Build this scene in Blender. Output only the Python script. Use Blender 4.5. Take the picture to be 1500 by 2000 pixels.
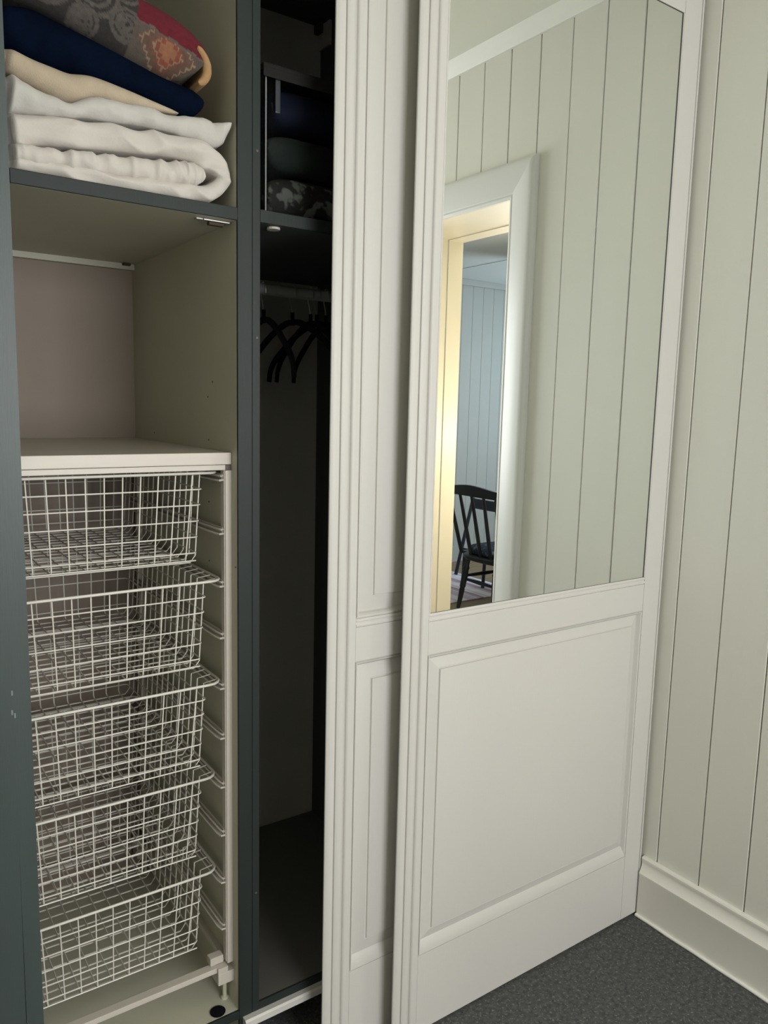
import bpy, bmesh, math, random
from mathutils import Vector, Matrix, noise
random.seed(4)
for o in list(bpy.data.objects): bpy.data.objects.remove(o)
S = bpy.context.scene
COL = S.collection

# ------------------------------------------------------------------ camera
cam = bpy.data.cameras.new('camera'); cam_o = bpy.data.objects.new('camera', cam); COL.objects.link(cam_o)
yaw, pit, rol, FPX = 0.6104, 0.1381, -0.0239, 1514.67
fw = Vector((math.sin(yaw)*math.cos(pit), math.cos(yaw)*math.cos(pit), -math.sin(pit)))
rt = Vector((math.cos(yaw), -math.sin(yaw), 0)); dn = fw.cross(rt)
r2 = rt*math.cos(rol) + dn*math.sin(rol); d2 = -rt*math.sin(rol) + dn*math.cos(rol)
M = Matrix((r2, -d2, -fw)).transposed().to_4x4(); M.translation = Vector((-1.70747, -1.18189, 1.35551))
cam_o.matrix_world = M
cam.sensor_fit = 'HORIZONTAL'; cam.sensor_width = 36; cam.lens = FPX/1500*36; cam.clip_start = .02
S.camera = cam_o

# ------------------------------------------------------------------ light
w = bpy.data.worlds.new('sky'); S.world = w; w.use_nodes = True
w.node_tree.nodes['Background'].inputs[0].default_value = (.62, .74, .95, 1)
w.node_tree.nodes['Background'].inputs[1].default_value = .6
def area(name, loc, rot, sx, sy, e, col):
    l = bpy.data.lights.new(name, 'AREA'); l.shape = 'RECTANGLE'; l.size = sx; l.size_y = sy; l.energy = e; l.color = col
    o = bpy.data.objects.new(name, l); COL.objects.link(o); o.location = loc; o.rotation_euler = rot; return o
R90 = math.pi/2
# daylight through the window in the wall behind the camera, an added unseen fill through the doorway, daylight next door, its warm lamp
area('window_daylight', (-.80, -3.06, 1.45), (R90, 0, 0), 1.3, 1.25, 68, (.97, .985, 1))
nd = area('doorway_fill', (2.33, -2.35, 1.5), (R90, 0, R90-.61), 1.0, 1.25, 9, (1, .985, .955)); nd.data.spread = 1.5  # fill light added out of view, aimed through the doorway at the wardrobe
area('next_room_side_daylight', (4.1, -2.2, 1.5), (R90, 0, R90), 1.3, 1.3, 56, (.78, .90, 1))
pl = bpy.data.lights.new('lamp_bulb', 'POINT'); pl.energy = 19; pl.color = (1, .85, .58); pl.shadow_soft_size = .06
plo = bpy.data.objects.new('lamp_bulb', pl); COL.objects.link(plo); plo.location = (.62, -.70, 1.22)
sl = bpy.data.lights.new('lamp_uplight', 'SPOT'); sl.energy = 130; sl.color = (1, .80, .55); sl.spot_size = 2*math.atan(1.96/.31); sl.spot_blend = .03; sl.shadow_soft_size = .04
slo = bpy.data.objects.new('lamp_uplight', sl); COL.objects.link(slo); slo.location = (1.0, -.99, 2.10); slo.rotation_euler = (math.pi, 0, 0)

S.view_settings.view_transform = 'Standard'; S.view_settings.look = 'None'; S.view_settings.gamma = 1
S.view_settings.use_curve_mapping = False; S.view_settings.exposure = 0.0
S.cycles.use_denoising = True; S.cycles.max_bounces = 9; S.cycles.diffuse_bounces = 5
S.cycles.glossy_bounces = 4; S.cycles.transmission_bounces = 6; S.cycles.sample_clamp_indirect = 4

# ------------------------------------------------------------------ materials
def mat(name, col, rough=.5, metal=0, bump=0, bscale=200, var=0, vscale=6, stretch=None, spec=.4, sheen=0, trans=0, attr=None, alpha=1, speck=None):
    m = bpy.data.materials.new(name); m.use_nodes = True; nt = m.node_tree; b = nt.nodes['Principled BSDF']
    c4 = (*col, 1); b.inputs['Base Color'].default_value = c4; b.inputs['Roughness'].default_value = rough
    b.inputs['Metallic'].default_value = metal; b.inputs['Specular IOR Level'].default_value = spec
    if sheen: b.inputs['Sheen Weight'].default_value = sheen
    if trans: b.inputs['Transmission Weight'].default_value = trans
    if alpha < 1: b.inputs['Alpha'].default_value = alpha
    tc = nt.nodes.new('ShaderNodeTexCoord'); mp = nt.nodes.new('ShaderNodeMapping'); nt.links.new(tc.outputs['Object'], mp.inputs[0])
    if stretch: mp.inputs['Scale'].default_value = stretch
    last = None
    if attr:
        a = nt.nodes.new('ShaderNodeAttribute'); a.attribute_name = attr; last = a.outputs['Color']
    if var:
        n = nt.nodes.new('ShaderNodeTexNoise'); n.inputs['Scale'].default_value = vscale; n.inputs['Detail'].default_value = 6
        nt.links.new(mp.outputs[0], n.inputs['Vector'])
        r = nt.nodes.new('ShaderNodeMapRange'); r.inputs[1].default_value = .3; r.inputs[2].default_value = .7
        r.inputs[3].default_value = 1-var; r.inputs[4].default_value = 1+var; nt.links.new(n.outputs[0], r.inputs[0])
        x = nt.nodes.new('ShaderNodeMix'); x.data_type = 'RGBA'; x.blend_type = 'MULTIPLY'; x.inputs[0].default_value = 1
        if last: nt.links.new(last, x.inputs[6])
        else: x.inputs[6].default_value = c4
        nt.links.new(r.outputs[0], x.inputs[7]); last = x.outputs[2]
    if speck:
        n = nt.nodes.new('ShaderNodeTexNoise'); n.inputs['Scale'].default_value = speck[0]; n.inputs['Detail'].default_value = 2
        nt.links.new(mp.outputs[0], n.inputs['Vector'])
        r = nt.nodes.new('ShaderNodeMapRange'); r.inputs[1].default_value = speck[1]; r.inputs[2].default_value = speck[2]; nt.links.new(n.outputs[0], r.inputs[0])
        x = nt.nodes.new('ShaderNodeMix'); x.data_type = 'RGBA'; nt.links.new(r.outputs[0], x.inputs[0])
        if last: nt.links.new(last, x.inputs[6])
        else: x.inputs[6].default_value = c4
        x.inputs[7].default_value = (*speck[3], 1); last = x.outputs[2]
    if last: nt.links.new(last, b.inputs['Base Color'])
    if bump:
        n2 = nt.nodes.new('ShaderNodeTexNoise'); n2.inputs['Scale'].default_value = bscale; n2.inputs['Detail'].default_value = 4
        nt.links.new(mp.outputs[0], n2.inputs['Vector'])
        bp = nt.nodes.new('ShaderNodeBump'); bp.inputs['Strength'].default_value = bump; bp.inputs['Distance'].default_value = .002
        nt.links.new(n2.outputs[0], bp.inputs['Height']); nt.links.new(bp.outputs[0], b.inputs['Normal'])
    return m
WHITE = mat('white_satin_paint', (.54, .518, .482), .42, bump=.1, bscale=60, stretch=(14, 14, .5))
SAGE = mat('sage_white_board_paint', (.69, .68, .605), .45, bump=.1, bscale=50, stretch=(10, 10, .6), var=.012, vscale=1)
GAP = mat('dark_joint', (.06, .045, .03), .9)
BASEW = mat('skirting_paint', (.80, .775, .70), .38, bump=.08, bscale=40)
LTEAL = mat('pale_teal_upright', (.054, .069, .066), .42, bump=.1, bscale=60, stretch=(8, 8, .6), var=.04, vscale=5)  # paler teal than on the cabinet front edges
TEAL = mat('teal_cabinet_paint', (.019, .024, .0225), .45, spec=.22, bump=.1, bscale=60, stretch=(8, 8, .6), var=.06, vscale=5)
INNER = mat('cabinet_inside_paint', (.47, .455, .36), .5, bump=.1, bscale=40, var=.04, vscale=4)
BACK = mat('hardboard_back', (.245, .20, .158), .65, bump=.1, bscale=80, var=.05, vscale=3)
DARKIN = mat('hanging_side_paint', (.46, .45, .41), .55, var=.05, vscale=4)
DARKTEAL = mat('hanging_side_shade_teal', (.055, .062, .058), .5, var=.05)  # teal lowered so the hanging bay's shade is in the colour
CARPET = mat('charcoal_needle_felt', (.085, .088, .086), .95, bump=1.0, bscale=260, speck=(170, .57, .72, (.20, .20, .185)), var=.32, vscale=95, spec=.1)
CEIL = mat('ceiling_paint', (.66, .66, .56), .7)
WPLASTIC = mat('white_powder_coat', (.52, .475, .415), .35, var=.02)
WIRE = mat('white_coated_wire', (.62, .59, .53), .35)
DPLUG = mat('brown_plastic_plug', (.10, .075, .065), .5)
MELAM = mat('white_melamine_board', (.53, .48, .42), .35, bump=.05, bscale=60, stretch=(.6, 10, 10), var=.03)
STEEL = mat('zinc_steel', (.55, .54, .52), .3, metal=1)
BLACK = mat('black_velvet_plastic', (.003, .003, .006), .85, spec=.15)
RAILM = mat('grey_clothes_rail', (.45, .45, .45), .4, metal=.3)
MIRROR = bpy.data.materials.new('mirror_silver'); MIRROR.use_nodes = True
_b = MIRROR.node_tree.nodes['Principled BSDF']; _b.inputs['Base Color'].default_value = (.93, .955, .935, 1); _b.inputs['Metallic'].default_value = 1; _b.inputs['Roughness'].default_value = .0
GASK = mat('mirror_edge_dark', (.05, .05, .045), .5)
COTTON = mat('white_cotton', (.52, .482, .435), .85, bump=.25, bscale=240, sheen=.1)
COTTON2 = mat('white_pillow_cotton', (.48, .455, .42), .85, bump=.25, bscale=240, sheen=.1)
BEIGEM = mat('cream_wool_blanket', (.42, .345, .25), .95, bump=.5, bscale=500, var=.06, vscale=40)
NAVYM = mat('navy_fleece', (.0020, .0045, .0135), .95, spec=.03, bump=.4, bscale=400, var=.25, vscale=30)
PATCHM = mat('patterned_woven_cover', (.3, .2, .15), .95, bump=.5, bscale=700, attr='pattern', var=.12, vscale=120)
OCHRE = mat('ochre_cotton_lining', (.34, .20, .09), .9, bump=.4, bscale=300)
FLORAL = mat('dark_floral_cotton', (.022, .020, .018), .9, spec=.05, bump=.3, bscale=300, speck=(45, .52, .60, (.14, .14, .125)))
OLIVE = mat('dark_green_cotton', (.020, .025, .022), .9, spec=.05, bump=.3, bscale=200, var=.2)
DNAVY = mat('dark_navy_bag', (.006, .008, .018), .7, var=.2, spec=.1)
CLEAR = mat('clear_plastic', (.92, .95, .97), .12, trans=1.0, spec=.5)
CLEAR.node_tree.nodes['Principled BSDF'].inputs['IOR'].default_value = 1.08
JAMB = mat('jamb_cream_paint', (.80, .76, .66), .4)
CASE = mat('casing_white_paint', (.66, .655, .62), .4)
ROOM2 = mat('next_room_panelling', (.42, .44, .425), .55, var=.02)
CEIL2 = mat('next_room_ceiling', (.76, .81, .83), .7)
PINE = mat('pine_floor', (.24, .17, .10), .5, var=.22, vscale=9, stretch=(1, 9, 1))
CHAIRM = mat('dark_blue_black_paint', (.013, .017, .022), .4, spec=.35)
CHAIR2M = mat('slate_blue_paint', (.018, .024, .045), .4)
CUSH = mat('blue_patterned_cloth', (.016, .03, .075), .9, speck=(38, .56, .64, (.15, .17, .22)), var=.3, vscale=25)
RUG = bpy.data.materials.new('rag_rug_stripes'); RUG.use_nodes = True
def rugmat():
    nt = RUG.node_tree; b = nt.nodes['Principled BSDF']; b.inputs['Roughness'].default_value = .95
    tc = nt.nodes.new('ShaderNodeTexCoord'); sp = nt.nodes.new('ShaderNodeSeparateXYZ'); nt.links.new(tc.outputs['Object'], sp.inputs[0])
    n = nt.nodes.new('ShaderNodeTexNoise'); n.noise_dimensions = '1D'; n.inputs['Scale'].default_value = 11; n.inputs['Detail'].default_value = 3
    nt.links.new(sp.outputs[0], n.inputs['W'])
    r = nt.nodes.new('ShaderNodeValToRGB'); nt.links.new(n.outputs[0], r.inputs[0])
    e = r.color_ramp.elements; e[0].position = .38; e[0].color = (.38, .26, .34, 1); e[1].position = .56; e[1].color = (.80, .78, .88, 1)
    k = e.new(.47); k.color = (.60, .55, .68, 1)
    nt.links.new(r.outputs[0], b.inputs['Base Color'])
rugmat()

# ------------------------------------------------------------------ mesh helpers
class MB:
    def __init__(s): s.v = []; s.f = []
    def add(s, vs, fs):
        n = len(s.v); s.v += [tuple(p) for p in vs]; s.f += [tuple(i+n for i in f) for f in fs]
    def box(s, x0, x1, y0, y1, z0, z1, c=0):
        if c <= 0:
            s.add([(x0,y0,z0),(x1,y0,z0),(x1,y1,z0),(x0,y1,z0),(x0,y0,z1),(x1,y0,z1),(x1,y1,z1),(x0,y1,z1)],
                  [(0,3,2,1),(4,5,6,7),(0,1,5,4),(1,2,6,5),(2,3,7,6),(3,0,4,7)]); return
        bm = bmesh.new(); bmesh.ops.create_cube(bm, size=1)
        for v in bm.verts: v.co = Vector(((x0+x1)/2+v.co.x*(x1-x0), (y0+y1)/2+v.co.y*(y1-y0), (z0+z1)/2+v.co.z*(z1-z0)))
        bmesh.ops.bevel(bm, geom=bm.edges[:], offset=c, segments=2, affect='EDGES', profile=.6)
        bm.verts.index_update(); s.add([v.co[:] for v in bm.verts], [[v.index for v in f.verts] for f in bm.faces]); bm.free()
    def tube(s, pts, r, n=6, closed=False, cap=True):
        pts = [Vector(p) for p in pts]; rings = []; m = len(pts); up = None; N = None
        for i in range(m):
            a = pts[(i-1) % m] if (closed or i > 0) else pts[i]; b = pts[(i+1) % m] if (closed or i < m-1) else pts[i]
            t = (b-a).normalized()
            if N is None: N = t.orthogonal().normalized()
            else:
                N = (N - t*N.dot(t)); N = N.normalized() if N.length > 1e-6 else t.orthogonal().normalized()
            B = t.cross(N); rr = r[i] if isinstance(r, (list, tuple)) else r
            rings.append([pts[i]+(N*math.cos(2*math.pi*k/n)+B*math.sin(2*math.pi*k/n))*rr for k in range(n)])
        V = [p for g in rings for p in g]; F = []
        for i in range(m if closed else m-1):
            j = (i+1) % m
            for k in range(n): F.append((i*n+k, i*n+(k+1) % n, j*n+(k+1) % n, j*n+k))
        if cap and not closed: F += [tuple(range(n-1, -1, -1)), tuple((m-1)*n+k for k in range(n))]
        s.add(V, F)
    def prism_z(s, prof, z0, z1):           # closed (x,y) outline, counter-clockwise, swept along z
        n = len(prof); s.add([(x, y, z0) for x, y in prof]+[(x, y, z1) for x, y in prof],
              [tuple(range(n-1, -1, -1)), tuple(range(n, 2*n))]+[(i, (i+1) % n, n+(i+1) % n, n+i) for i in range(n)])
    def prism_x(s, prof, x0, x1):           # closed (y,z) outline swept along x
        n = len(prof); s.add([(x0, y, z) for y, z in prof]+[(x1, y, z) for y, z in prof],
              [tuple(range(n-1, -1, -1)), tuple(range(n, 2*n))]+[(i, (i+1) % n, n+(i+1) % n, n+i) for i in range(n)])
    def prism_y(s, prof, y0, y1):           # closed (x,z) outline swept along y
        n = len(prof); s.add([(x, y0, z) for x, z in prof]+[(x, y1, z) for x, z in prof],
              [tuple(range(n)), tuple(range(2*n-1, n-1, -1))]+[(i, n+i, n+(i+1) % n, (i+1) % n) for i in range(n)])
    def frame(s, x0, x1, z0, z1, prof, cap=True):   # mitred rectangle loops in the x-z plane: prof = [(inset, y)]
        V = []
        for a, y in prof: V += [(x0+a, y, z0+a), (x1-a, y, z0+a), (x1-a, y, z1-a), (x0+a, y, z1-a)]
        F = []
        for i in range(len(prof)-1):
            for k in range(4): F.append((4*i+k, 4*i+(k+1) % 4, 4*i+4+(k+1) % 4, 4*i+4+k))
        if cap: L = 4*(len(prof)-1); F.append((L, L+1, L+2, L+3))
        s.add(V, F)
    def lathe(s, prof, c, n=12, axis=None):     # prof [(r,z)] around the z axis at c; axis: end point to lean to
        c = Vector(c); V = []; F = []
        if axis is None: q = None; 
        else: q = Vector((0, 0, 1)).rotation_difference((Vector(axis)-c).normalized())
        for r, z in prof:
            for k in range(n):
                p = Vector((r*math.cos(2*math.pi*k/n), r*math.sin(2*math.pi*k/n), z))
                if q: p = q @ p
                V.append(c+p)
        for i in range(len(prof)-1):
            for k in range(n): F.append((i*n+k, i*n+(k+1) % n, (i+1)*n+(k+1) % n, (i+1)*n+k))
        F += [tuple(range(n-1, -1, -1)), tuple((len(prof)-1)*n+k for k in range(n))]
        s.add(V, F)
    def build(s, name, m, parent=None, smooth=0, loc=None, recalc=True):
        me = bpy.data.meshes.new(name); me.from_pydata(s.v, [], s.f)
        if recalc:
            bm = bmesh.new(); bm.from_mesh(me); bmesh.ops.recalc_face_normals(bm, faces=bm.faces[:]); bm.to_mesh(me); bm.free()
        me.materials.append(m)
        if smooth:
            me.polygons.foreach_set('use_smooth', [True]*len(me.polygons))
            me.set_sharp_from_angle(angle=math.radians(smooth))
        o = bpy.data.objects.new(name, me); COL.objects.link(o)
        if parent:
            o.parent = parent; o.matrix_parent_inverse = Matrix.Identity(4)
            pw = Vector((0, 0, 0)); q = parent
            while q: pw += q.location; q = q.parent
            o.location = -pw
        elif loc: 
            me.transform(Matrix.Translation(-Vector(loc))); o.location = loc
        return o
def empty(name, loc):
    o = bpy.data.objects.new(name, None); COL.objects.link(o); o.location = loc; o.empty_display_size = .05; return o
def tag(o, label=None, cat=None, group=None, kind=None):
    if label: o['label'] = label
    if cat: o['category'] = cat
    if group: o['group'] = group
    if kind: o['kind'] = kind
    return o
def bx(name, m, parent, *a, c=0):
    b = MB(); b.box(*a, c=c); return b.build(name, m, parent)

# ------------------------------------------------------------------ the setting
ZC, ZC2 = 2.45, 2.41                     # ceilings
XL, YB = -2.75, -3.12                    # left wall, wall behind the camera
b = MB(); b.box(XL-.1, .0, YB-.1, .78, -.04, 0); tag(b.build('floor', CARPET), 'dark charcoal needle felt carpet with pale flecks', kind='structure')
b = MB(); b.box(XL-.1, .0, YB-.1, .78, ZC, ZC+.05); tag(b.build('ceiling', CEIL), 'pale painted ceiling seen in the mirror', kind='structure')
b = MB(); b.box(XL-.1, XL, YB, .78, 0, ZC); tag(b.build('wall_left', SAGE), kind='structure')
b = MB(); b.box(XL, .0, .74, .78, 0, ZC); tag(b.build('wall_front', SAGE), kind='structure')
WX0, WX1, WZ0, WZ1 = -1.5, -.1, .8, 2.10
b = MB(); b.box(XL, WX0, YB-.1, YB, 0, ZC); b.box(WX1, 0, YB-.1, YB, 0, ZC); b.box(WX0, WX1, YB-.1, YB, 0, WZ0); b.box(WX0, WX1, YB-.1, YB, WZ1, ZC)
tag(b.build('wall_back', SAGE), kind='structure')
win = tag(empty('window_1', (-.8, YB, WZ0)), kind='structure')
b = MB()
b.box(WX0, WX1, YB-.08, YB-.03, WZ0, WZ0+.05); b.box(WX0, WX1, YB-.08, YB-.03, WZ1-.05, WZ1)
for x in (WX0, -.825, WX1-.05): b.box(x, x+.05, YB-.08, YB-.03, WZ0+.05, WZ1-.05)
b.build('window_frame', WHITE, win)

# right wall: vertical tongue and groove boards, a doorway further back
DY0, DY1, DZ = -1.190, -.611, 1.979      # opening (near jamb DY1 is the one next to the wardrobe)
T = .275
wall = tag(empty('wall_right', (0, -1.2, 0)), 'sage white wall of vertical painted boards', kind='structure')
joints = [.12, -.0415, -.1640, -.2850, -.4034, -.524, -.6445, -.7631, -.8846]
while joints[-1] > YB+.01: joints.append(max(joints[-1]-.1195, YB))
rnd = random.Random(2)
def board(y1, y0, z0, z1):
    g = .0015; p = .0005*rnd.uniform(-1, 1); a, c = y0+g, y1-g
    prof = [(p+.0011, a), (.018, a), (.018, c), (p+.0011, c), (p, c-.0011), (p, a+.0011)]
    m = MB(); m.prism_z(prof, z0, z1); return m.build('wall_board', SAGE, wall)
for i in range(len(joints)-1):
    y1, y0 = joints[i], joints[i+1]
    lo, hi = max(y0, DY0), min(y1, DY1)
    if hi <= lo: board(y1, y0, 0, 2.42)
    else:
        board(y1, y0, DZ+.03, 2.42)
        if y1 > DY1+.01: board(y1, DY1+.03, 0, DZ+.03)
        if y0 < DY0-.01: board(DY0-.03, y0, 0, DZ+.03)
b = MB()
b.box(.018, T-.006, DY1+.02, .78, 0, ZC); b.box(.018, T-.006, YB-.1, DY0-.02, 0, ZC); b.box(.018, T-.006, DY0-.02, DY1+.02, DZ+.02, ZC)
b.build('wall_core', GAP, wall)
b = MB(); b.box(0, .018, YB, .1, 2.42, ZC); b.build('top_batten', SAGE, wall)
# crown strip
b = MB(); zc = 2.412
prof = [(0, zc), (-.008, zc), (-.012, zc+.006), (-.020, zc+.012), (-.030, zc+.024), (-.034, zc+.030), (-.040, ZC), (0, ZC)]
n = len(prof); b.add([(x, YB, z) for x, z in prof]+[(x, -.002, z) for x, z in prof], [tuple(range(n)), tuple(range(2*n-1, n-1, -1))]+[(i, n+i, n+(i+1) % n, (i+1) % n) for i in range(n)])
tag(b.build('trim_1', SAGE, smooth=30), 'pale moulding between board wall and ceiling seen in the mirror', kind='structure')
# skirting with ogee top and a paint bead along the carpet
def skirting(y0, y1, name, label=None):
    t = tag(empty(name, (0, y1, 0)), label, kind='structure'); h = .170
    prof = [(0, 0), (-.0186, 0), (-.0186, .118), (-.0200, .121), (-.0200, .126), (-.0178, .129), (-.0150, .134), (-.0120, .142), (-.0105, .150), (-.0108, .156), (-.0125, .160), (-.0125, .166), (-.0105, .1695), (-.004, h), (0, h)]
    m = MB(); n = len(prof)
    m.add([(x, y0, z) for x, z in prof]+[(x, y1, z) for x, z in prof], [tuple(range(n)), tuple(range(2*n-1, n-1, -1))]+[(i, n+i, n+(i+1) % n, (i+1) % n) for i in range(n)])
    m.build('skirting_board', BASEW, t, smooth=28)
    m = MB(); L = []; k = int((y1-y0)/.02)
    for i in range(k+1):
        y = y0+(y1-y0)*i/k; L.append((-.0215+.0015*noise.noise((y*9, 1, 2)), y, .0045+.0012*noise.noise((y*14, 5, 2))))
    m.tube(L, .0048, 8); m.build('paint_bead', mat('bead_white', (.82, .80, .74), .4), t, smooth=60)
    return t
skirting(DY1+.105, -.0045, 'baseboard_right', 'tall off-white skirting board with moulded top along the carpet')
skirting(YB, DY0-.105, 'baseboard_right')
# doorway lining and casing
door = tag(empty('door_1', (0, (DY0+DY1)/2, 0)), 'white moulded door casing around the open doorway seen in the mirror', kind='structure')
cp = [(-.004, 0), (-.004, -.010), (.004, -.014), (.010, -.013), (.013, -.015), (.060, -.019), (.080, -.0215), (.090, -.0215), (.097, -.0195), (.1015, -.015), (.103, -.009), (.103, 0)]   # (distance outward from the opening, x)
def casing_leg(y, sgn):
    V = []
    for z, mit in ((0, 0), (DZ, 1)): V += [(x, y+sgn*a, z+(a*1.02 if mit else 0)) for a, x in cp]
    n = len(cp); m = MB(); m.add(V, [tuple(range(n)), tuple(range(2*n-1, n-1, -1))]+[(i, n+i, n+(i+1) % n, (i+1) % n) for i in range(n)])
    return m.build('casing', CASE, door, smooth=30)
casing_leg(DY1, 1); casing_leg(DY0, -1)
V = []
for y, s in ((DY0, -1), (DY1, 1)): V += [(x, y+s*a, DZ+a*1.02) for a, x in cp]
n = len(cp); m = MB(); m.add(V, [tuple(range(n)), tuple(range(2*n-1, n-1, -1))]+[(i, n+i, n+(i+1) % n, (i+1) % n) for i in range(n)])
m.build('casing', CASE, door, smooth=30)
bx('jamb', JAMB, door, .001, T-.05, DY0-.019, DY0, 0, DZ+.019); bx('jamb', JAMB, door, T-.05, T+.02, DY0-.019, DY0+.004, 0, DZ+.019)
bx('jamb', JAMB, door, .001, T-.05, DY1, DY1+.019, 0, DZ+.019); bx('jamb', JAMB, door, T-.05, T+.02, DY1-.004, DY1+.019, 0, DZ+.019)
bx('head', JAMB, door, .001, T-.05, DY0, DY1, DZ, DZ+.019); bx('head', JAMB, door, T-.05, T+.02, DY0+.004, DY1-.004, DZ-.003, DZ+.019)
bx('threshold', PINE, door, 0, T, DY0, DY1, -.03, .004)
# the room next door: the jutting wall and its window are unseen additions for the doorway fill
X2, Y2 = 4.15, -3.945
fl = tag(empty('floor', (2.2, -1.7, 0)), 'pine board floor of the next room seen through the doorway', kind='structure')
k = 0; y = Y2
while y < .6:
    m = MB(); m.box(T, X2, y+.0012, min(y+.128, .6), -.03, -.0005*(k % 3), c=0); m.build('floor_board', PINE, fl); y += .13; k += 1
b = MB(); b.box(T, X2, Y2, .6, -.05, -.03); b.build('subfloor', GAP, fl)
cl = tag(empty('ceiling', (2.2, -1.7, ZC2)), 'pale blue ceiling of the next room', kind='structure')
for x0, x1 in ((T, 1.25), (1.25, 2.32), (2.32, 3.4), (3.4, X2)): bx('ceiling_panel', CEIL2, cl, x0+.002, x1-.002, Y2, .6, ZC2, ZC2+.02)
b = MB()
for x in (1.25, 2.32, 3.4): b.box(x-.012, x+.012, Y2, .6, ZC2-.004, ZC2)
b.build('cover_strip', CEIL2, cl)
bw = tag(empty('wall_back', (2.2, Y2, 0)), 'grey green board wall of the next room', kind='structure')
x = T; 
while x < X2:
    m = MB(); x1 = min(x+.118, X2); m.prism_z([(x+.0004, Y2-.02), (x1-.0004, Y2-.02), (x1-.001, Y2-.001), (x1-.002, Y2), (x+.002, Y2), (x+.001, Y2-.001)], 0, ZC2); m.build('wall_board', ROOM2, bw); x += .118
bx('top_cove', ROOM2, bw, T, X2, Y2, Y2+.02, ZC2-.05, ZC2, c=.004)
bx('skirting_board', ROOM2, bw, T, X2, Y2, Y2+.016, 0, .14, c=.003)
b = MB(); b.box(X2, X2+.05, Y2, .6, 0, ZC2); tag(b.build('wall_right', ROOM2), kind='structure')
b = MB(); JX = 2.36  # unseen stub wall and window, added to house the doorway fill
b.box(JX, JX+.1, -2.95, -2.85, 0, ZC2); b.box(JX, JX+.1, -1.85, .6, 0, ZC2); b.box(JX, JX+.1, -2.85, -1.85, 0, .87); b.box(JX, JX+.1, -2.85, -1.85, 2.13, ZC2)
tag(b.build('wall_right', ROOM2), kind='structure')
b = MB(); b.box(JX+.03, JX+.07, -2.85, -1.85, .87, .92); b.box(JX+.03, JX+.07, -2.85, -1.85, 2.08, 2.13)
for y in (-2.85, -2.375, -1.90): b.box(JX+.03, JX+.07, y, y+.05, .92, 2.08)
w2 = tag(empty('added_window', (JX+.05, -2.35, .87)), kind='structure'); b.build('window_frame', WHITE, w2)
b = MB(); b.box(T, X2, .6, .65, 0, ZC2); tag(b.build('wall_front', ROOM2), kind='structure')
b = MB(); b.box(T-.006, T, DY1+.02, .6, 0, ZC2); b.box(T-.006, T, Y2, DY0-.02, 0, ZC2); b.box(T-.006, T, DY0-.02, DY1+.02, DZ+.02, ZC2); tag(b.build('wall_left', ROOM2), kind='structure')

# ------------------------------------------------------------------ wardrobe carcass
YF, YK = .116, .716
ZB, ZS0, ZS1, ZT = .1465, 1.6651, 1.686, 2.323
WL = -1.62
wd = tag(empty('wardrobe', (-1.0, .4, 0)), 'built-in wardrobe with teal painted front edges, open at its left two bays', 'wardrobe')
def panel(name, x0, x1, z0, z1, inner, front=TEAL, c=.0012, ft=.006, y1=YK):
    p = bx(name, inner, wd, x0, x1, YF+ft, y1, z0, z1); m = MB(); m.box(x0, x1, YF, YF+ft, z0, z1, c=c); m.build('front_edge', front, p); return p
# middle: two side panels back to back
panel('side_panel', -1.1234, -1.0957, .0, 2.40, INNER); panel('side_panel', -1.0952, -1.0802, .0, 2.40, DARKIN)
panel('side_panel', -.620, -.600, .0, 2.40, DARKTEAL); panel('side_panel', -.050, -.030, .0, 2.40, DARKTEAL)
bx('side_panel', INNER, wd, -1.600, -1.582, YF+.024, YK, .0, 2.40)
# wide left upright, its paint cracked along a joint low down
def upright(x0a, x1a, x0b, x1b, z0, z1):
    m = MB(); m.add([(x0a, YF, z0), (x1a, YF, z0), (x1a, YF+.024, z0), (x0a, YF+.024, z0), (x0b, YF, z1), (x1b, YF, z1), (x1b, YF+.024, z1), (x0b, YF+.024, z1)], [(0,3,2,1),(4,5,6,7),(0,1,5,4),(1,2,6,5),(2,3,7,6),(3,0,4,7)])
    return m
up = MB(); a = upright(-1.5105, -1.4838, -1.5100, -1.4838, .0, .64); up.add(a.v, a.f); a = upright(-1.5100, -1.4838, -1.5100, -1.4838, .64, 2.40); up.add(a.v, a.f)
up.build('upright', LTEAL, wd)
up = MB(); a = upright(WL, -1.5122, WL, -1.51005, .0, .64); up.add(a.v, a.f); a = upright(WL, -1.51005, WL, -1.51005, .64, 2.40); up.add(a.v, a.f)
up.build('upright', LTEAL, wd)
b = MB(); b.box(-1.513, -1.509, YF+.004, YF+.02, 0, .64); b.build('joint_shadow_gap', GAP, wd)
b = MB()
for x, z in ((-1.512, .884), (-1.513, .852), (-1.509, .846)): b.box(x, x+.0025, YF-.0004, YF, z, z+.008)
tag(b.build('paint_chips', mat('bare_primer', (.20, .22, .215), .6), wd), 'pale chips in the teal paint', kind='stuff')
for zz in (ZS0, ZB-.018, ZT): bx('shelf_end', INNER, wd, -1.582, -1.4836, YF+.0245, YK, zz, zz+.02)
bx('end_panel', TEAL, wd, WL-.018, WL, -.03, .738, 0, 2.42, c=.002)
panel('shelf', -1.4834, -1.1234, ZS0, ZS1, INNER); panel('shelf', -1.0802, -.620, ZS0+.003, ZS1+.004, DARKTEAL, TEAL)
panel('bottom_board', -1.4834, -1.1234, ZB-.018, ZB, INNER); panel('bottom_board', -1.0802, -.620, ZB-.018, ZB, mat('hanging_bay_floor_shade', (.10, .095, .085), .5))  # hanging bay floor coloured dark to put in the shade of the doors
panel('top_board', -1.4834, -1.1234, ZT, ZT+.02, INNER); panel('top_board', -1.0802, -.62, ZT, ZT+.02, DARKTEAL)
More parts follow.
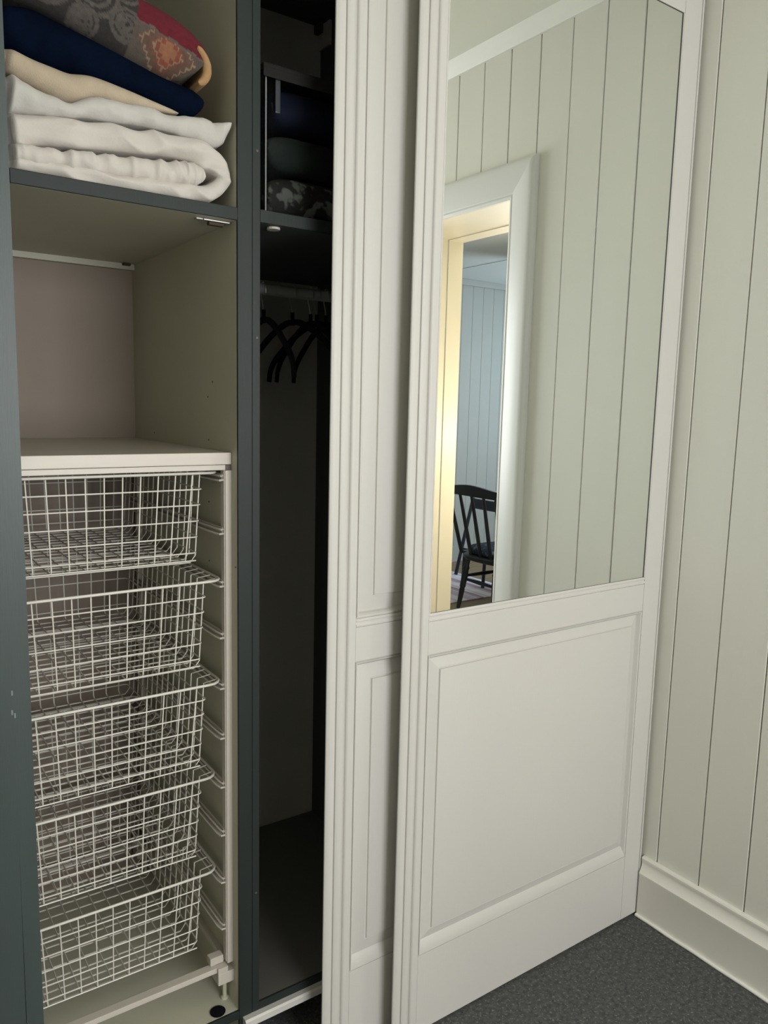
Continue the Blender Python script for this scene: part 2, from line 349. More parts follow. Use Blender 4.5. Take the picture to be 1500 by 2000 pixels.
bx('back_panel', BACK, wd, -1.582, -1.1234, YK-.004, YK, ZB, ZT); bx('back_panel', DARKIN, wd, -1.0802, -.62, YK-.004, YK, ZB, ZT)
bx('batten', INNER, wd, -1.582, -1.1236, YK-.022, YK-.0045, ZS0-.0135, ZS0-.0005)
bx('header', WHITE, wd, WL, -.03, YF, YF+.02, 2.40, ZC)
bx('plinth', DARKTEAL, wd, -1.582, -.05, YF+.11, YF+.128, 0, ZB-.02)
# pale strip under the hanging bay
m = MB(); m.prism_x([(YF+.02, .130), (YF-.012, .130), (YF-.015, .126), (YF-.015, .114), (YF-.010, .109), (YF+.02, .109)], -1.116, -.62); m.build('bottom_rail', WHITE, wd)
# clothes rail
m = MB(); m.tube([(-1.0795, .42, 1.6005), (-.6205, .42, 1.6005)], .0125, 14); m.build('clothes_rail', RAILM, wd, smooth=50)
# fittings: catch under the shelf, dark clip at the back, pin holes, cable hole, screws in the post
ct = MB(); ct.box(-1.176, -1.128, .137, .157, ZS0-.0035, ZS0-.0005, c=.001); ct.box(-1.188, -1.176, .141, .150, ZS0-.0025, ZS0-.0005)
c0 = ct.build('door_catch', STEEL, wd); m = MB(); m.box(-1.165, -1.137, .1415, .152, ZS0-.009, ZS0-.0036, c=.0012); m.build('catch_magnet', GAP, c0)
bx('shelf_clip', GAP, wd, -1.152, -1.136, .680, .692, ZS0-.006, ZS0-.0005)
m = MB(); m.lathe([(.012, -.004), (.012, 0)], (-1.044, .137, ZS0+.002), 14); m.build('cam_cap', WPLASTIC, wd)
m = MB()
for y, z in ((.571, 1.279), (.252, 1.279), (.254, 1.3616), (.231, 1.3896), (.253, 1.1576), (.253, 1.04), (.127, 1.05)):
    m.lathe([(.0017, 0), (.0017, .0004)], (-1.1238, y, z), 8, axis=(-1.2, y, z))
m.build('pin_holes', GAP, wd)['kind'] = 'stuff'
m = MB(); m.lathe([(.015, 0), (.0155, .0015), (.013, .002)], (-1.1602, .1375, ZB), 18); m.build('cable_hole_cap', BLACK, wd, smooth=40)
m = MB()
for x, z in ((-1.0865, 1.786), (-1.0865, 1.468), (-1.0875, .39)): m.lathe([(.0022, 0), (.0022, .0006)], (x, YF, z), 8, axis=(x, -1, z))
m.build('screw_heads', DPLUG, wd)['kind'] = 'stuff'
bx('bracket', GAP, wd, -.641, -.628, YK-.03, YK-.0045, ZT-.022, ZT-.001); bx('angle_plate', DARKIN, wd, -.627, -.6205, YK-.06, YK-.0045, ZT-.06, ZT-.001)

# ------------------------------------------------------------------ sliding doors
def sliding_door(root, xl, xr, y0, mirror, fi):
    """white painted frame-and-panel door, front face at y0, thickness 22 mm"""
    Y = lambda v: y0+v
    zb, zt, ztop = .0077, 2.251, 2.355
    li = xl+.0676; ri = xr-.0690
    # left stile with a moulded grip edge
    g = [(.0172, .022), (.0125, .0155), (.0085, .0103), (.0052, .0060), (.0034, .0030), (.0040, .0008), (.0075, -.0012), (.0125, -.0022), (.018, -.0022), (.0222, -.0008), (.0232, .0024), (.0246, .0024), (.0256, -.0008), (.029, -.0026), (.036, -.003), (.0415, -.0018), (.0452, .0015), (.0478, .0050), (.0488, .0052), (.0494, .0026), (.0515, .0005), (.054, 0), (.0584, 0), (.0590, .0007), (.0672, .0007), (.0672, .022)]
    m = MB(); m.prism_z([(xl+a, Y(c)) for a, c in g], zb, ztop); m.build('stile', WHITE, root, smooth=35)
    g = [(ri+.0004, .022), (ri+.0004, .0007), (xr-.0078, .0007), (xr-.0074, .0022), (xr-.0066, .0022), (xr-.0060, -.001), (xr-.001, -.001), (xr, .001), (xr, .022)]
    m = MB(); m.prism_z([(a, Y(c)) for a, c in g], zb, ztop); m.build('stile', WHITE, root, smooth=35)
    # rails
    for z0, z1 in ((zb, .1885), (.8555, .9245), (zt+(.0005 if mirror else -.009), ztop)):
        m = MB(); m.box(li, ri, Y(.0007), Y(.022), z0, z1, c=.0008); m.build('rail', WHITE, root)
    bx('back_board', WHITE, root, li, ri, Y(.0135), Y(.0215), .1885, zt)
    def raised(z0, z1, name):
        pr = [(0, Y(.0007)), (.0006, Y(.0030)), (.0016, Y(.0030)), (.0026, Y(.0006)), (.0052, Y(.0008)), (.0082, Y(.0045)), (.0095, Y(.0085)), (.0110, Y(.0105)), (fi-.0045, Y(.0052)), (fi-.0012, Y(.0060)), (fi, Y(.0028)), (fi+.003, Y(.0022))]
        m = MB(); m.frame(li, ri, z0, z1, pr); return m.build(name, WHITE, root, smooth=20)
    def raised_low(z0, z1, name):         # lower panel: its bottom moulding is a broad sloping ledge
        pr = [(0, 0, Y(.0007)), (.0006, .0006, Y(.0030)), (.0016, .0016, Y(.0030)), (.0026, .003, Y(.0004)), (.0052, .008, Y(.0012)), (.0082, .020, Y(.0060)), (.0095, .0265, Y(.0092)), (.0110, .029, Y(.0110)), (fi-.0045, fi+.0125, Y(.0052)), (fi-.0012, fi+.0158, Y(.0060)), (fi, fi+.0170, Y(.0028)), (fi+.003, fi+.0200, Y(.0022))]
        V = []
        for a, zbot, y in pr: V += [(li+a, y, z0+zbot), (ri-a, y, z0+zbot), (ri-a, y, z1-a), (li+a, y, z1-a)]
        F = []
        for i in range(len(pr)-1):
            for k in range(4): F.append((4*i+k, 4*i+(k+1) % 4, 4*i+4+(k+1) % 4, 4*i+4+k))
        L = 4*(len(pr)-1); F.append((L, L+1, L+2, L+3))
        m = MB(); m.add(V, F); return m.build(name, WHITE, root, smooth=20)
    raised_low(.1885, .8555, 'lower_panel')
    sill = [(.0134, .9245), (.0030, .9245), (.0030, .9254), (.0004, .9264), (.0000, .9290), (.0008, .9315), (.0026, .9338), (.0026, .9350), (.0006, .9362), (.0004, .9385), (.0016, .9412), (.0022, .9418), (.0134, .9418)]
    if mirror:
        m = MB(); m.prism_x([(Y(a), c) for a, c in sill], li, ri); m.build('sill_moulding', WHITE, root, smooth=35)
        mx0, mx1 = xl+.0713, xr-.0732
        m = MB(); m.box(li, mx0-.0003, Y(.0006), Y(.0134), .942, zt, c=.0006); m.build('glazing_bead', WHITE, root)
        m = MB(); m.box(mx1+.0006, ri, Y(.0006), Y(.0134), .942, zt, c=.0006); m.build('glazing_bead', WHITE, root)
        m = MB(); m.box(mx0-.0003, mx1+.0006, Y(.0075), Y(.012), .9418, zt+.0004); m.box(mx1-.0012, mx1+.0006, Y(.0020), Y(.0076), .9418, zt+.0004); m.box(mx0, mx1, Y(.0026), Y(.0076), .9418, .9426); m.box(mx0, mx1, Y(.0022), Y(.0076), zt-.0008, zt+.0004); m.build('mirror_edge', GASK, root)
        bx('mirror_pane', MIRROR, root, mx0, mx1-.0012, Y(.003), Y(.0074), .9426, zt-.0008)
    else:
        m = MB(); m.prism_x([(Y(a), c) for a, c in sill], li, ri); m.build('sill_moulding', WHITE, root, smooth=35)
        raised(.942, zt-.009, 'upper_panel')
fd = tag(empty('sliding_door', (-.42, .02, .0)), 'white sliding wardrobe door in front, with a tall mirror over a raised panel', 'door')
sliding_door(fd, -.8316, -.0094, 0, True, .0365)
rd = tag(empty('sliding_door', (-.57, .06, .0)), 'white sliding wardrobe door with raised panels, half hidden behind the mirror door', 'door')
sliding_door(rd, -.9790, -.1568, .041, False, .0430)
# floor guide rail the doors stand on
tr = MB(); tr.box(WL, -.012, .009, .015, 0, .0074); tr.box(WL, -.012, .050, .056, 0, .0074)
tag(tr.build('trim_2', STEEL), kind='structure')

# ------------------------------------------------------------------ wire basket unit
YFR = .146                                # front of the frame
FX0, FX1 = -1.5700, -1.1225
fr = tag(empty('basket_frame', (-1.345, .4, ZB)), 'white metal runner frame holding five wire baskets in the left bay', 'frame')
YR = .672
for x0 in (FX1-.0128, FX0):
    for y0 in (YFR, YR):
        m = MB(); m.box(x0, x0+.0128, y0, y0+.018, .236, 1.2286, c=.0015)
        if y0 == YFR:
            xi = x0-.0016 if x0 > -1.3 else x0+.0128
            m.box(xi, xi+.0016, y0+.003, y0+.017, .24, 1.2286)
        m.build('post', WPLASTIC, fr)
for x0, s in ((FX1-.0128, -1), (FX0+.0128, 1)):
    for k in range(10):
        z = 1.2205-.1*k; a = x0; e = x0+s*.011
        lo, hi = min(a, e), max(a, e); m = MB()
        # channel with two lips and a rounded looped front end
        m.box(lo, hi, YFR+.012, YR+.012, z-.0125, z-.0105); m.box(min(a, a+s*.003), max(a, a+s*.003), YFR+.010, YR+.012, z-.0105, z+.001)
        m.tube([(e, YR+.01, z-.011), (e, YFR+.02, z-.011), (e-s*.003, YFR+.008, z-.011), (a, YFR+.006, z-.010)], .0021, 6)
        m.tube([(e-s*.004, YR+.01, z-.003), (e-s*.004, YFR+.018, z-.003), (e-s*.006, YFR+.009, z-.003), (a, YFR+.007, z-.002)], .0021, 6)
        m.build('runner', WPLASTIC, fr, smooth=40)
for y0 in (YFR, YR):
    bx('top_bar', WPLASTIC, fr, FX0+.012, FX1-.0125, y0, y0+.018, 1.2290, 1.2388, c=.0012)
    bx('bottom_bar', WPLASTIC, fr, FX0+.03, FX1-.03, y0+.002, y0+.021, .2225, .2335, c=.0015)
for x0 in (FX0, FX1-.0128):
    for y0 in (YFR, YR):
        pg = bx('end_plug', DPLUG, fr, x0, x0+.0128, y0+.0005, y0+.018, 1.2289, 1.2388, c=.0008)
    bx('top_side_bar', WPLASTIC, fr, x0, x0+.0125, YFR+.018, YR, 1.2290, 1.2388, c=.001)
    bx('bottom_side_bar', WPLASTIC, fr, x0, x0+.0125, YFR+.03, YR-.01, .2225, .2335, c=.001)
for x0, s in ((FX1, -1), (FX0, 1)):
    for y0, t in ((YFR, 1), (YR+.018, -1)):
        X = lambda a, c: (min(x0+s*a, x0+s*c), max(x0+s*a, x0+s*c)); Yy = lambda a, c: (min(y0+t*a, y0+t*c), max(y0+t*a, y0+t*c))
        m = MB(); m.box(*X(0, .034), *Yy(-.004, .030), .1970, .2220, c=.0015); m.box(*X(.0132, .034), *Yy(-.004, .012), .2215, .2340, c=.001); m.box(*X(.016, .044), *Yy(.012, .030), .2336, .2500, c=.0015)
        fo = m.build('corner_foot', WPLASTIC, fr)
        m = MB(); m.lathe([(.008, 0), (.008, .003), (.0045, .005), (.0045, .052)], (x0+s*.011, y0+t*.020, ZB), 12); m.build('levelling_screw', INNER, fo, smooth=40)
tb = MB(); tb.box(-1.575, -1.1242, YFR-.002, .7105, 1.2394, 1.2612, c=.0012)
tag(tb.build('shelf_board', MELAM, loc=(-1.35, .42, 1.2394)), 'white laminate board laid on top of the basket frame', 'shelf')

RB, WR = .0026, .0014
def rounded(x0, x1, y0, y1, r, z, n=4):
    P = []
    for cx, cy, a0 in ((x1-r, y0+r, -90), (x1-r, y1-r, 0), (x0+r, y1-r, 90), (x0+r, y0+r, 180)):
        for k in range(n+1):
            a = math.radians(a0+90*k/n); P.append((cx+r*math.cos(a), cy+r*math.sin(a), z))
    return P
def make_basket():
    """origin at the rim's front middle"""
    t = empty('wire_basket', (0, 0, 0)); W = .2065; D = .50; H = .166
    m = MB(); m.tube(rounded(-W, W, 0, D, .026, 0), RB, 8, closed=True); m.build('rim', WIRE, t, smooth=50)
    m = MB()
    tw, bw_, td0, td1 = .178, .166, .004, .014      # half width of the net at rim / bottom, front at rim / bottom
    f = lambda z: -z/H
    xw = lambda z: tw+(bw_-tw)*f(z); yf = lambda z: td0+(td1-td0)*f(z); yb = lambda z: D-.004-(.016)*f(z)
    for dz in (.030, .059, .089, .119, .149):
        m.tube(rounded(-xw(-dz), xw(-dz), yf(-dz), yb(-dz), .009, -dz, 3), WR, 5, closed=True)
    for i in range(-5, 6):
        q = i*.0312/.178; m.tube([(q*tw, td0-.003, .0), (q*tw, td0, -.004), (q*bw_, td1, -H+.006), (q*bw_, td1+.006, -H), (q*bw_, D-.028, -H), (q*bw_, D-.020, -H+.006), (q*tw, D-.004, -.004), (q*tw, D-.001, 0)], WR, 5)
    k = 15
    for i in range(k):
        y = td1+.011+(D-.055)*i/(k-1)
        m.tube([(-W, y, -.0005), (-tw, y, -.004), (-bw_-.002, y, -H+.010), (-bw_+.008, y, -H-.0026), (bw_-.008, y, -H-.0026), (bw_+.002, y, -H+.010), (tw, y, -.004), (W, y, -.0005)], WR, 5)
    m.tube([(-bw_, td1+.002, -H+.002), (bw_, td1+.002, -H+.002)], WR, 5)
    o = m.build('wire_net', WIRE, t); o['kind'] = 'stuff'
    return t
def copy_tree(o, parent=None):
    c = o.copy(); COL.objects.link(c)
    if parent: c.parent = parent
    for ch in list(o.children): copy_tree(ch, c)
    return c
bk = make_basket()
blabels = ['empty white wire basket at the top, right under the laminate board', 'empty white wire basket second from the top of the frame', 'empty white wire basket in the middle of the five, pulled out a little', 'empty white wire basket second from the bottom of the frame', 'empty white wire basket at the bottom, just above the frame foot']
for i, (y, z) in enumerate(((.163, 1.2245), (.148, 1.0245), (.152, .8245), (.178, .6245), (.178, .4245))):
    o = bk if i == 0 else copy_tree(bk)
    o.location = (-1.3463, y, z-.0015); tag(o, blabels[i], 'basket', 'wire baskets in the left bay')

# ------------------------------------------------------------------ soft goods
def cr(P, n):                              # Catmull-Rom resample of tuples
    out = []
    for i in range(len(P)-1):
        p0, p1, p2, p3 = P[max(i-1, 0)], P[i], P[i+1], P[min(i+2, len(P)-1)]
        for k in range(n):
            t = k/n
            out.append(tuple(.5*((2*b_)+(c_-a_)*t+(2*a_-5*b_+4*c_-d_)*t*t+(3*b_-a_-3*c_+d_)*t*t*t) for a_, b_, c_, d_ in zip(p0, p1, p2, p3)))
    out.append(tuple(P[-1])); return out
def soft(path, yf, yb, n=10, mseg=14, back=8, amp=.003, sc=(9, 14, 14), seed=0, amp2=.0012, taper=(.4, 1), bulge=.95, ridge=False):
    """a folded cloth layer: stadium cross-section swept along a path of (x, z, half thickness), rounded towards the room"""
    P = cr(path, n); m = MB(); N = len(P); rings = []; YF0 = yf
    for i, (x, z, h) in enumerate(P):
        a = P[max(i-1, 0)]; c = P[min(i+1, N-1)]; tx, tz = c[0]-a[0], c[1]-a[1]; L = math.hypot(tx, tz) or 1
        nx, nz = -tz/L, tx/L; h = max(h, .001)
        q_ = min(1, max(0, (-1.470-x)/.012)); yf = YF0 + max(0, .1475-YF0)*q_*q_*(3-2*q_) if yb > .3 and x < -1.2 else YF0
        e0 = taper[0]*0+1; 
        if i < taper[0]*n: e0 = math.sqrt(max(0, 1-(1-i/(taper[0]*n))**2)) if taper[0] > 0 else 1
        if N-1-i < taper[1]*n: e0 = min(e0, math.sqrt(max(.0, 1-(1-(N-1-i)/(taper[1]*n))**2)))
        h = max(h*e0, .0006); r = max(h*bulge, .004); ring = []
        for k in range(back): ring.append((h, yb+(yf+r-yb)*k/back))
        for k in range(mseg+1):
            a_ = math.pi*k/mseg; ring.append((h*math.cos(a_), yf+r-r*math.sin(a_)))
        for k in range(1, back+1): ring.append((-h, yf+r+(yb-yf-r)*k/back))
        rings.append([(x+nx*o, y, z+nz*o) for o, y in ring])
    K = len(rings[0]); V = [Vector(p) for g in rings for p in g]; F = []
    for i in range(N-1):
        for k in range(K):
            F.append((i*K+k, i*K+(k+1) % K, (i+1)*K+(k+1) % K, (i+1)*K+k))
    F += [tuple(range(K)), tuple((N-1)*K+k for k in range(K-1, -1, -1))]
    cen = [Vector((P[i][0], yf+.05, P[i][1])) for i in range(N)]
    for i in range(N):
        for k in range(K):
            v = V[i*K+k]; q = Vector((v.x*sc[0], v.y*sc[1], v.z*sc[2]))+Vector((seed*7.3, seed*3.1, 0))
            q = q+.35*noise.noise_vector(q*.7)
            d = noise.noise(q); d = (1-2.6*abs(d)) if ridge else d
            d2 = noise.noise(q*3.1)
            dirv = (v-cen[i]); dirv.y *= .6; dirv.normalize()
            w_ = 1 if v.y < yb-.02 else 0
            V[i*K+k] = v+dirv*(d*amp+d2*amp2)*w_
    m.add(V, F); return m
DUVET = [(-1.575, 1.6975, .0075), (-1.5342, 1.6972, .0078), (-1.4843, 1.6967, .0080), (-1.4243, 1.6968, .0088), (-1.3252, 1.6978, .0105), (-1.2423, 1.6994, .0110), (-1.1849, 1.7024, .0120), (-1.1590, 1.7120, .0130), (-1.1450, 1.7290, .0125), (-1.1497, 1.7463, .0167), (-1.1708, 1.7605, .0205), (-1.1977, 1.7690, .0200), (-1.2497, 1.7684, .0186), (-1.3236, 1.7631, .0195), (-1.4077, 1.7547, .0200), (-1.4823, 1.7448, .0225), (-1.5324, 1.7398, .0225), (-1.570, 1.7398, .021)]
ROLL = [(-1.570, 1.7110, .008), (-1.5337, 1.7111, .0085), (-1.4838, 1.7110, .0108), (-1.4238, 1.7135, .0135), (-1.3247, 1.7200, .0150), (-1.2419, 1.7255, .0175), (-1.2025, 1.7300, .0185), (-1.1800, 1.7268, .0140)]
PILLOW = [(-1.570, 1.795, .030), (-1.5297, 1.7985, .0330), (-1.4829, 1.7975, .0300), (-1.4494, 1.7932, .0230), (-1.4211, 1.7889, .0150), (-1.3919, 1.7885, .0096), (-1.3577, 1.7995, .0150), (-1.3067, 1.8035, .0150), (-1.2742, 1.8060, .0145), (-1.2407, 1.8035, .0125), (-1.2061, 1.8045, .0155), (-1.1795, 1.8050, .0195), (-1.1596, 1.8035, .0200), (-1.1440, 1.8120, .0120), (-1.1315, 1.8235, .0018)]
BEIGE = [(-1.570, 1.850, .022), (-1.5263, 1.8515, .0205), (-1.4802, 1.8475, .0175), (-1.446, 1.8380, .0190), (-1.4177, 1.8318, .0215), (-1.3885, 1.8268, .0235), (-1.3543, 1.8345, .0175), (-1.3033, 1.8305, .0140), (-1.2623, 1.8275, .0080), (-1.2196, 1.8235, .0022)]
NAVY = [(-1.570, 1.900, .028), (-1.5232, 1.8995, .0270), (-1.4769, 1.8965, .0290), (-1.4423, 1.8970, .0375), (-1.4139, 1.8919, .0360), (-1.3773, 1.8857, .0325), (-1.3393, 1.8800, .0280), (-1.2918, 1.8715, .0239), (-1.2589, 1.8625, .0227), (-1.2207, 1.8526, .0263), (-1.1898, 1.8517, .0219), (-1.1718, 1.8526, .0123)]
PATCH = [(-1.570, 1.990, .045), (-1.5213, 1.9891, .0465), (-1.4562, 1.9835, .0500), (-1.4152, 1.9710, .0440), (-1.3423, 1.9560, .0485), (-1.2919, 1.9425, .0505), (-1.2472, 1.9315, .0510), (-1.2135, 1.9215, .0460), (-1.1930, 1.9115, .0380), (-1.1810, 1.9030, .0270)]
m = soft(DUVET, .122, .60, n=22, mseg=24, amp=.0052, sc=(13, 16, 30), seed=1, amp2=.0016, taper=(0, .3), bulge=.9, ridge=True)
a = soft(ROLL, .119, .58, n=30, mseg=24, amp=.0042, sc=(42, 16, 16), seed=2, amp2=.0018, taper=(0, 1.0), bulge=1.0, ridge=True); m.add(a.v, a.f)
dv = tag(m.build('duvet', COTTON, smooth=80, loc=(-1.36, .36, 1.689)), 'white cotton duvet folded thick at the bottom of the pile', 'bedding', 'folded bedding on the upper shelf')
m = soft(PILLOW, .124, .50, n=20, mseg=22, amp=.0036, sc=(20, 16, 26), seed=3, amp2=.0014, taper=(0, .2), bulge=1.0, ridge=True)
tag(m.build('pillow', COTTON2, smooth=80, loc=(-1.36, .32, 1.785)), 'thin white pillow with a pointed corner, lying on the folded duvet', 'bedding', 'folded bedding on the upper shelf')
m = soft(BEIGE, .134, .52, n=10, mseg=16, amp=.0012, sc=(9, 10, 14), seed=4, amp2=.0003, taper=(0, .4), bulge=1.1)
tag(m.build('blanket', BEIGEM, smooth=80, loc=(-1.39, .33, 1.81)), 'cream wool blanket showing as a wedge above the white pillow', 'bedding', 'folded bedding on the upper shelf')
m = soft(NAVY, .142, .54, n=10, mseg=16, amp=.0015, sc=(9, 10, 14), seed=5, amp2=.0004, taper=(0, 1.0), bulge=.9)
tag(m.build('blanket', NAVYM, smooth=80, loc=(-1.37, .34, 1.83)), 'thick navy blue blanket between the cream one and the patterned cover', 'bedding', 'folded bedding on the upper shelf')
m = soft(PATCH, .124, .50, n=26, mseg=64, back=6, amp=.0015, sc=(9, 10, 14), seed=6, amp2=.0004, taper=(0, .9), bulge=.75)
pc = empty('patterned_cover', (-1.37, .31, 1.89)); tag(pc, 'folded woven cover in red, brown and grey patterns on top of the pile', 'bedding', 'folded bedding on the upper shelf')
po = m.build('cloth', PATCHM, pc, smooth=80)
def pattern(x, y, z):
    # local frame along the fold: s runs down to the right, t across, both in metres
    ca, sa = math.cos(-.27), math.sin(-.27); dx, dz = x+1.283, z-1.8955
    s = dx*ca+dz*sa; t = -dx*sa+dz*ca
    n1 = noise.noise((x*60, y*60, z*60))
    if s < -.020-.10*max(0, t-.06):         # looped grey ornament
        best = 9
        for cx, cz, rr in ((-.030, .030, .024), (-.085, .050, .034), (-.090, .005, .020), (-.150, .035, .034), (-.160, .082, .030), (-.045, .085, .026), (-.215, .040, .036), (-.235, .085, .030), (-.275, .03, .03)):
            d = math.hypot(s-cx, (t-cz)*1.1)
            best = min(best, abs(d-rr), abs(d-rr*.62), abs(d-rr*.28))
        wv = .5+.5*noise.noise((x*180, y*180, z*180))
        c = (.115, .098, .088) if best < .0035+.0012*n1 else (.042, .038, .034)
        return tuple(q*(.75+.5*wv) for q in c)
    red_line = .047-.05*max(0, s)+.0025*(1 if math.sin(s*190) > 0 else 0)
    if t > red_line:
        return (.17, .012, .025) if n1 < .35 else (.14, .010, .022)
    if abs(t-red_line) < .0035: return (.15, .12, .10)
    # stepped diamond motif
    d = math.floor(abs(s-.038)/.0068)+math.floor(abs(t-.026)/.0068)
    fx = (abs(s-.038)/.0068) % 1; ft = (abs(t-.026)/.0068) % 1
    edge = min(fx, ft) < .28
    if d < 2: return (.34, .15, .08)
    if d == 2: return (.27, .075, .045)
    if d == 3: return (.30, .22, .15) if edge else (.25, .075, .045)
    if d in (4, 5): return (.15, .085, .06)
    if d == 6: return (.30, .22, .15) if edge else (.15, .085, .06)
    return (.12, .095, .078)
att = po.data.color_attributes.new('pattern', 'FLOAT_COLOR', 'POINT')
off = Vector((0, 0, 0))
for i, v in enumerate(po.data.vertices): att.data[i].color = (*(.62*q for q in pattern(*v.co)), 1)
LIN = [(-1.190, 1.9310, .004), (-1.1800, 1.9220, .0060), (-1.1728, 1.9080, .0078), (-1.1724, 1.8930, .0078), (-1.1800, 1.8800, .0066), (-1.190, 1.8745, .004)]
m = soft(LIN, .1225, .36, n=10, mseg=12, amp=.0016, sc=(40, 20, 40), seed=8, amp2=.0008, taper=(.6, .6), bulge=1.0)
tag(m.build('lining', OCHRE, pc, smooth=80), 'ochre lining turned out at the folded end')

# storage box with dark textiles on the upper shelf of the hanging bay
ZQ = 1.690
sb = tag(empty('storage_box', (-.85, .36, ZQ)), 'clear plastic box full of dark textiles on the shelf above the hangers', 'box')
bx0, bx1, by0, by1, bz1 = -1.0560, -.632, .150, .62, 1.935
m = MB(); t_ = .0018
m.box(bx0, bx1, by0, by0+t_, ZQ, bz1); m.box(bx0, bx0+t_, by0+t_, by1, ZQ, bz1); m.box(bx1-t_, bx1, by0+t_, by1, ZQ, bz1); m.box(bx0+t_, bx1-t_, by1-t_, by1, ZQ, bz1); m.box(bx0+t_, bx1-t_, by0+t_, by1-t_, ZQ, ZQ+t_)
m.build('body', CLEAR, sb)
m = MB(); m.box(bx0-.006, bx1+.006, by0-.008, by1+.006, bz1+.0005, bz1+.012, c=.003); m.box(bx0-.006, bx1+.006, by0-.009, by0-.006, bz1-.012, bz1+.004, c=.001); m.build('lid', mat('grey_lid', (.013, .012, .011), .6, spec=.15), sb)
m = MB(); m.tube([(bx0+.002, by0-.001, ZQ+.002), (bx0+.002, by0-.001, bz1-.01)], .0016, 6); m.build('corner_highlight', mat('edge_highlight_grey', (.22, .22, .22), .2, spec=.7), sb)  # pale tube standing in for the highlight on the box corner
m = MB(); m.box(bx0+.020, bx0+.030, by0-.004, by0, 1.868, 1.925, c=.002); m.build('latch', mat('latch_plastic', (.035, .038, .045), .3), sb)
def pile(name, label, mt, z0, z1, yf_, x0, x1, seed):
    h = (z1-z0)/2; P = [(x0, z0+h, h*.92), (x0+.1, z0+h, h*.95), (x0+.2, z0+h*.97, h*.93), ((x0+x1)/2+.06, z0+h, h*.95), (x1-.05, z0+h, h*.9), (x1, z0+h, h*.85)]
    mm = soft(P, yf_, .58, n=10, mseg=10, amp=h*.05, sc=(14, 14, 20), seed=seed, amp2=h*.02, taper=(.7, .7), bulge=.8)
    return tag(mm.build(name, mt, smooth=80, loc=((x0+x1)/2, .4, z0)), label, 'textile', 'dark textiles in the plastic box')
pile('folded_cloth', 'dark cloth with a pale floral print, bottom of the plastic box', FLORAL, ZQ+.003, ZQ+.083, .160, bx0+.012, bx1-.012, 21)
pile('folded_cloth', 'plain dark green cloth in the middle of the plastic box', OLIVE, ZQ+.086, ZQ+.158, .166, bx0+.014, bx1-.012, 22)
pile('folded_cloth', 'dark navy cloth at the top of the plastic box', DNAVY, ZQ+.161, ZQ+.236, .160, bx0+.018, bx1-.012, 23)

# ------------------------------------------------------------------ hangers
def make_hanger():
    t = empty('clothes_hanger', (0, 0, 0)); m = MB()      # origin at the rail centre; hanger in the y-z plane
    L = [(0, -.012*1.25, -.010)]
    for k in range(9):
        a = math.radians(200-k*27); L.append((0, .0155*math.cos(a)*1.0, .0155*math.sin(a)+.0005))
    L += [(0, .013, -.014), (0, .004, -.032), (0, 0, -.052)]
    m.tube(L, .0016, 6); m.build('hook', STEEL, t, smooth=50)
    m = MB(); m.tube([(0, 0, -.044), (0, 0, -.073)], .0045, 8)
    def arm(s):
        P = [(0, -.066, .0062), (s*.03, -.069, .0064), (s*.085, -.090, .0066), (s*.135, -.120, .0068), (s*.170, -.144, .0070), (s*.190, -.168, .0070), (s*.197, -.196, .0062)]
        P = cr(P, 4); V = []; F = []
        for i, (y, z, h) in enumerate(P):
            a = P[max(i-1, 0)]; c = P[min(i+1, len(P)-1)]; ty, tz = c[0]-a[0], c[1]-a[1]; q = math.hypot(ty, tz); ny, nz = -tz/q, ty/q
            V += [(-.003, y+ny*h, z+nz*h), (.003, y+ny*h, z+nz*h), (.003, y-ny*h, z-nz*h), (-.003, y-ny*h, z-nz*h)]
        for i in range(len(P)-1):
            for k in range(4): F.append((4*i+k, 4*i+(k+1) % 4, 4*i+4+(k+1) % 4, 4*i+4+k))
        F += [(0, 1, 2, 3), tuple(4*(len(P)-1)+k for k in (3, 2, 1, 0))]
        m.add(V, F)
    arm(1); arm(-1)
    m.build('shoulders', BLACK, t, smooth=50)
    return t
hg = make_hanger()
hl = ['black clothes hanger nearest the teal post', 'black clothes hanger second from the teal post, hanging with a gap either side', 'black clothes hanger first of the tight cluster beside the white door', 'black clothes hanger in the middle of the cluster beside the white door', 'black clothes hanger deepest behind the white door edge']
for i, (x, rz) in enumerate(((-.925, -8), (-.853, 6), (-.806, -4), (-.790, 7), (-.765, -6))):
    o = hg if i == 0 else copy_tree(hg)
    o.location = (x, .42, 1.6005); o.rotation_euler = (0, 0, math.radians(rz)); tag(o, hl[i], 'hanger', 'hangers on the clothes rail')

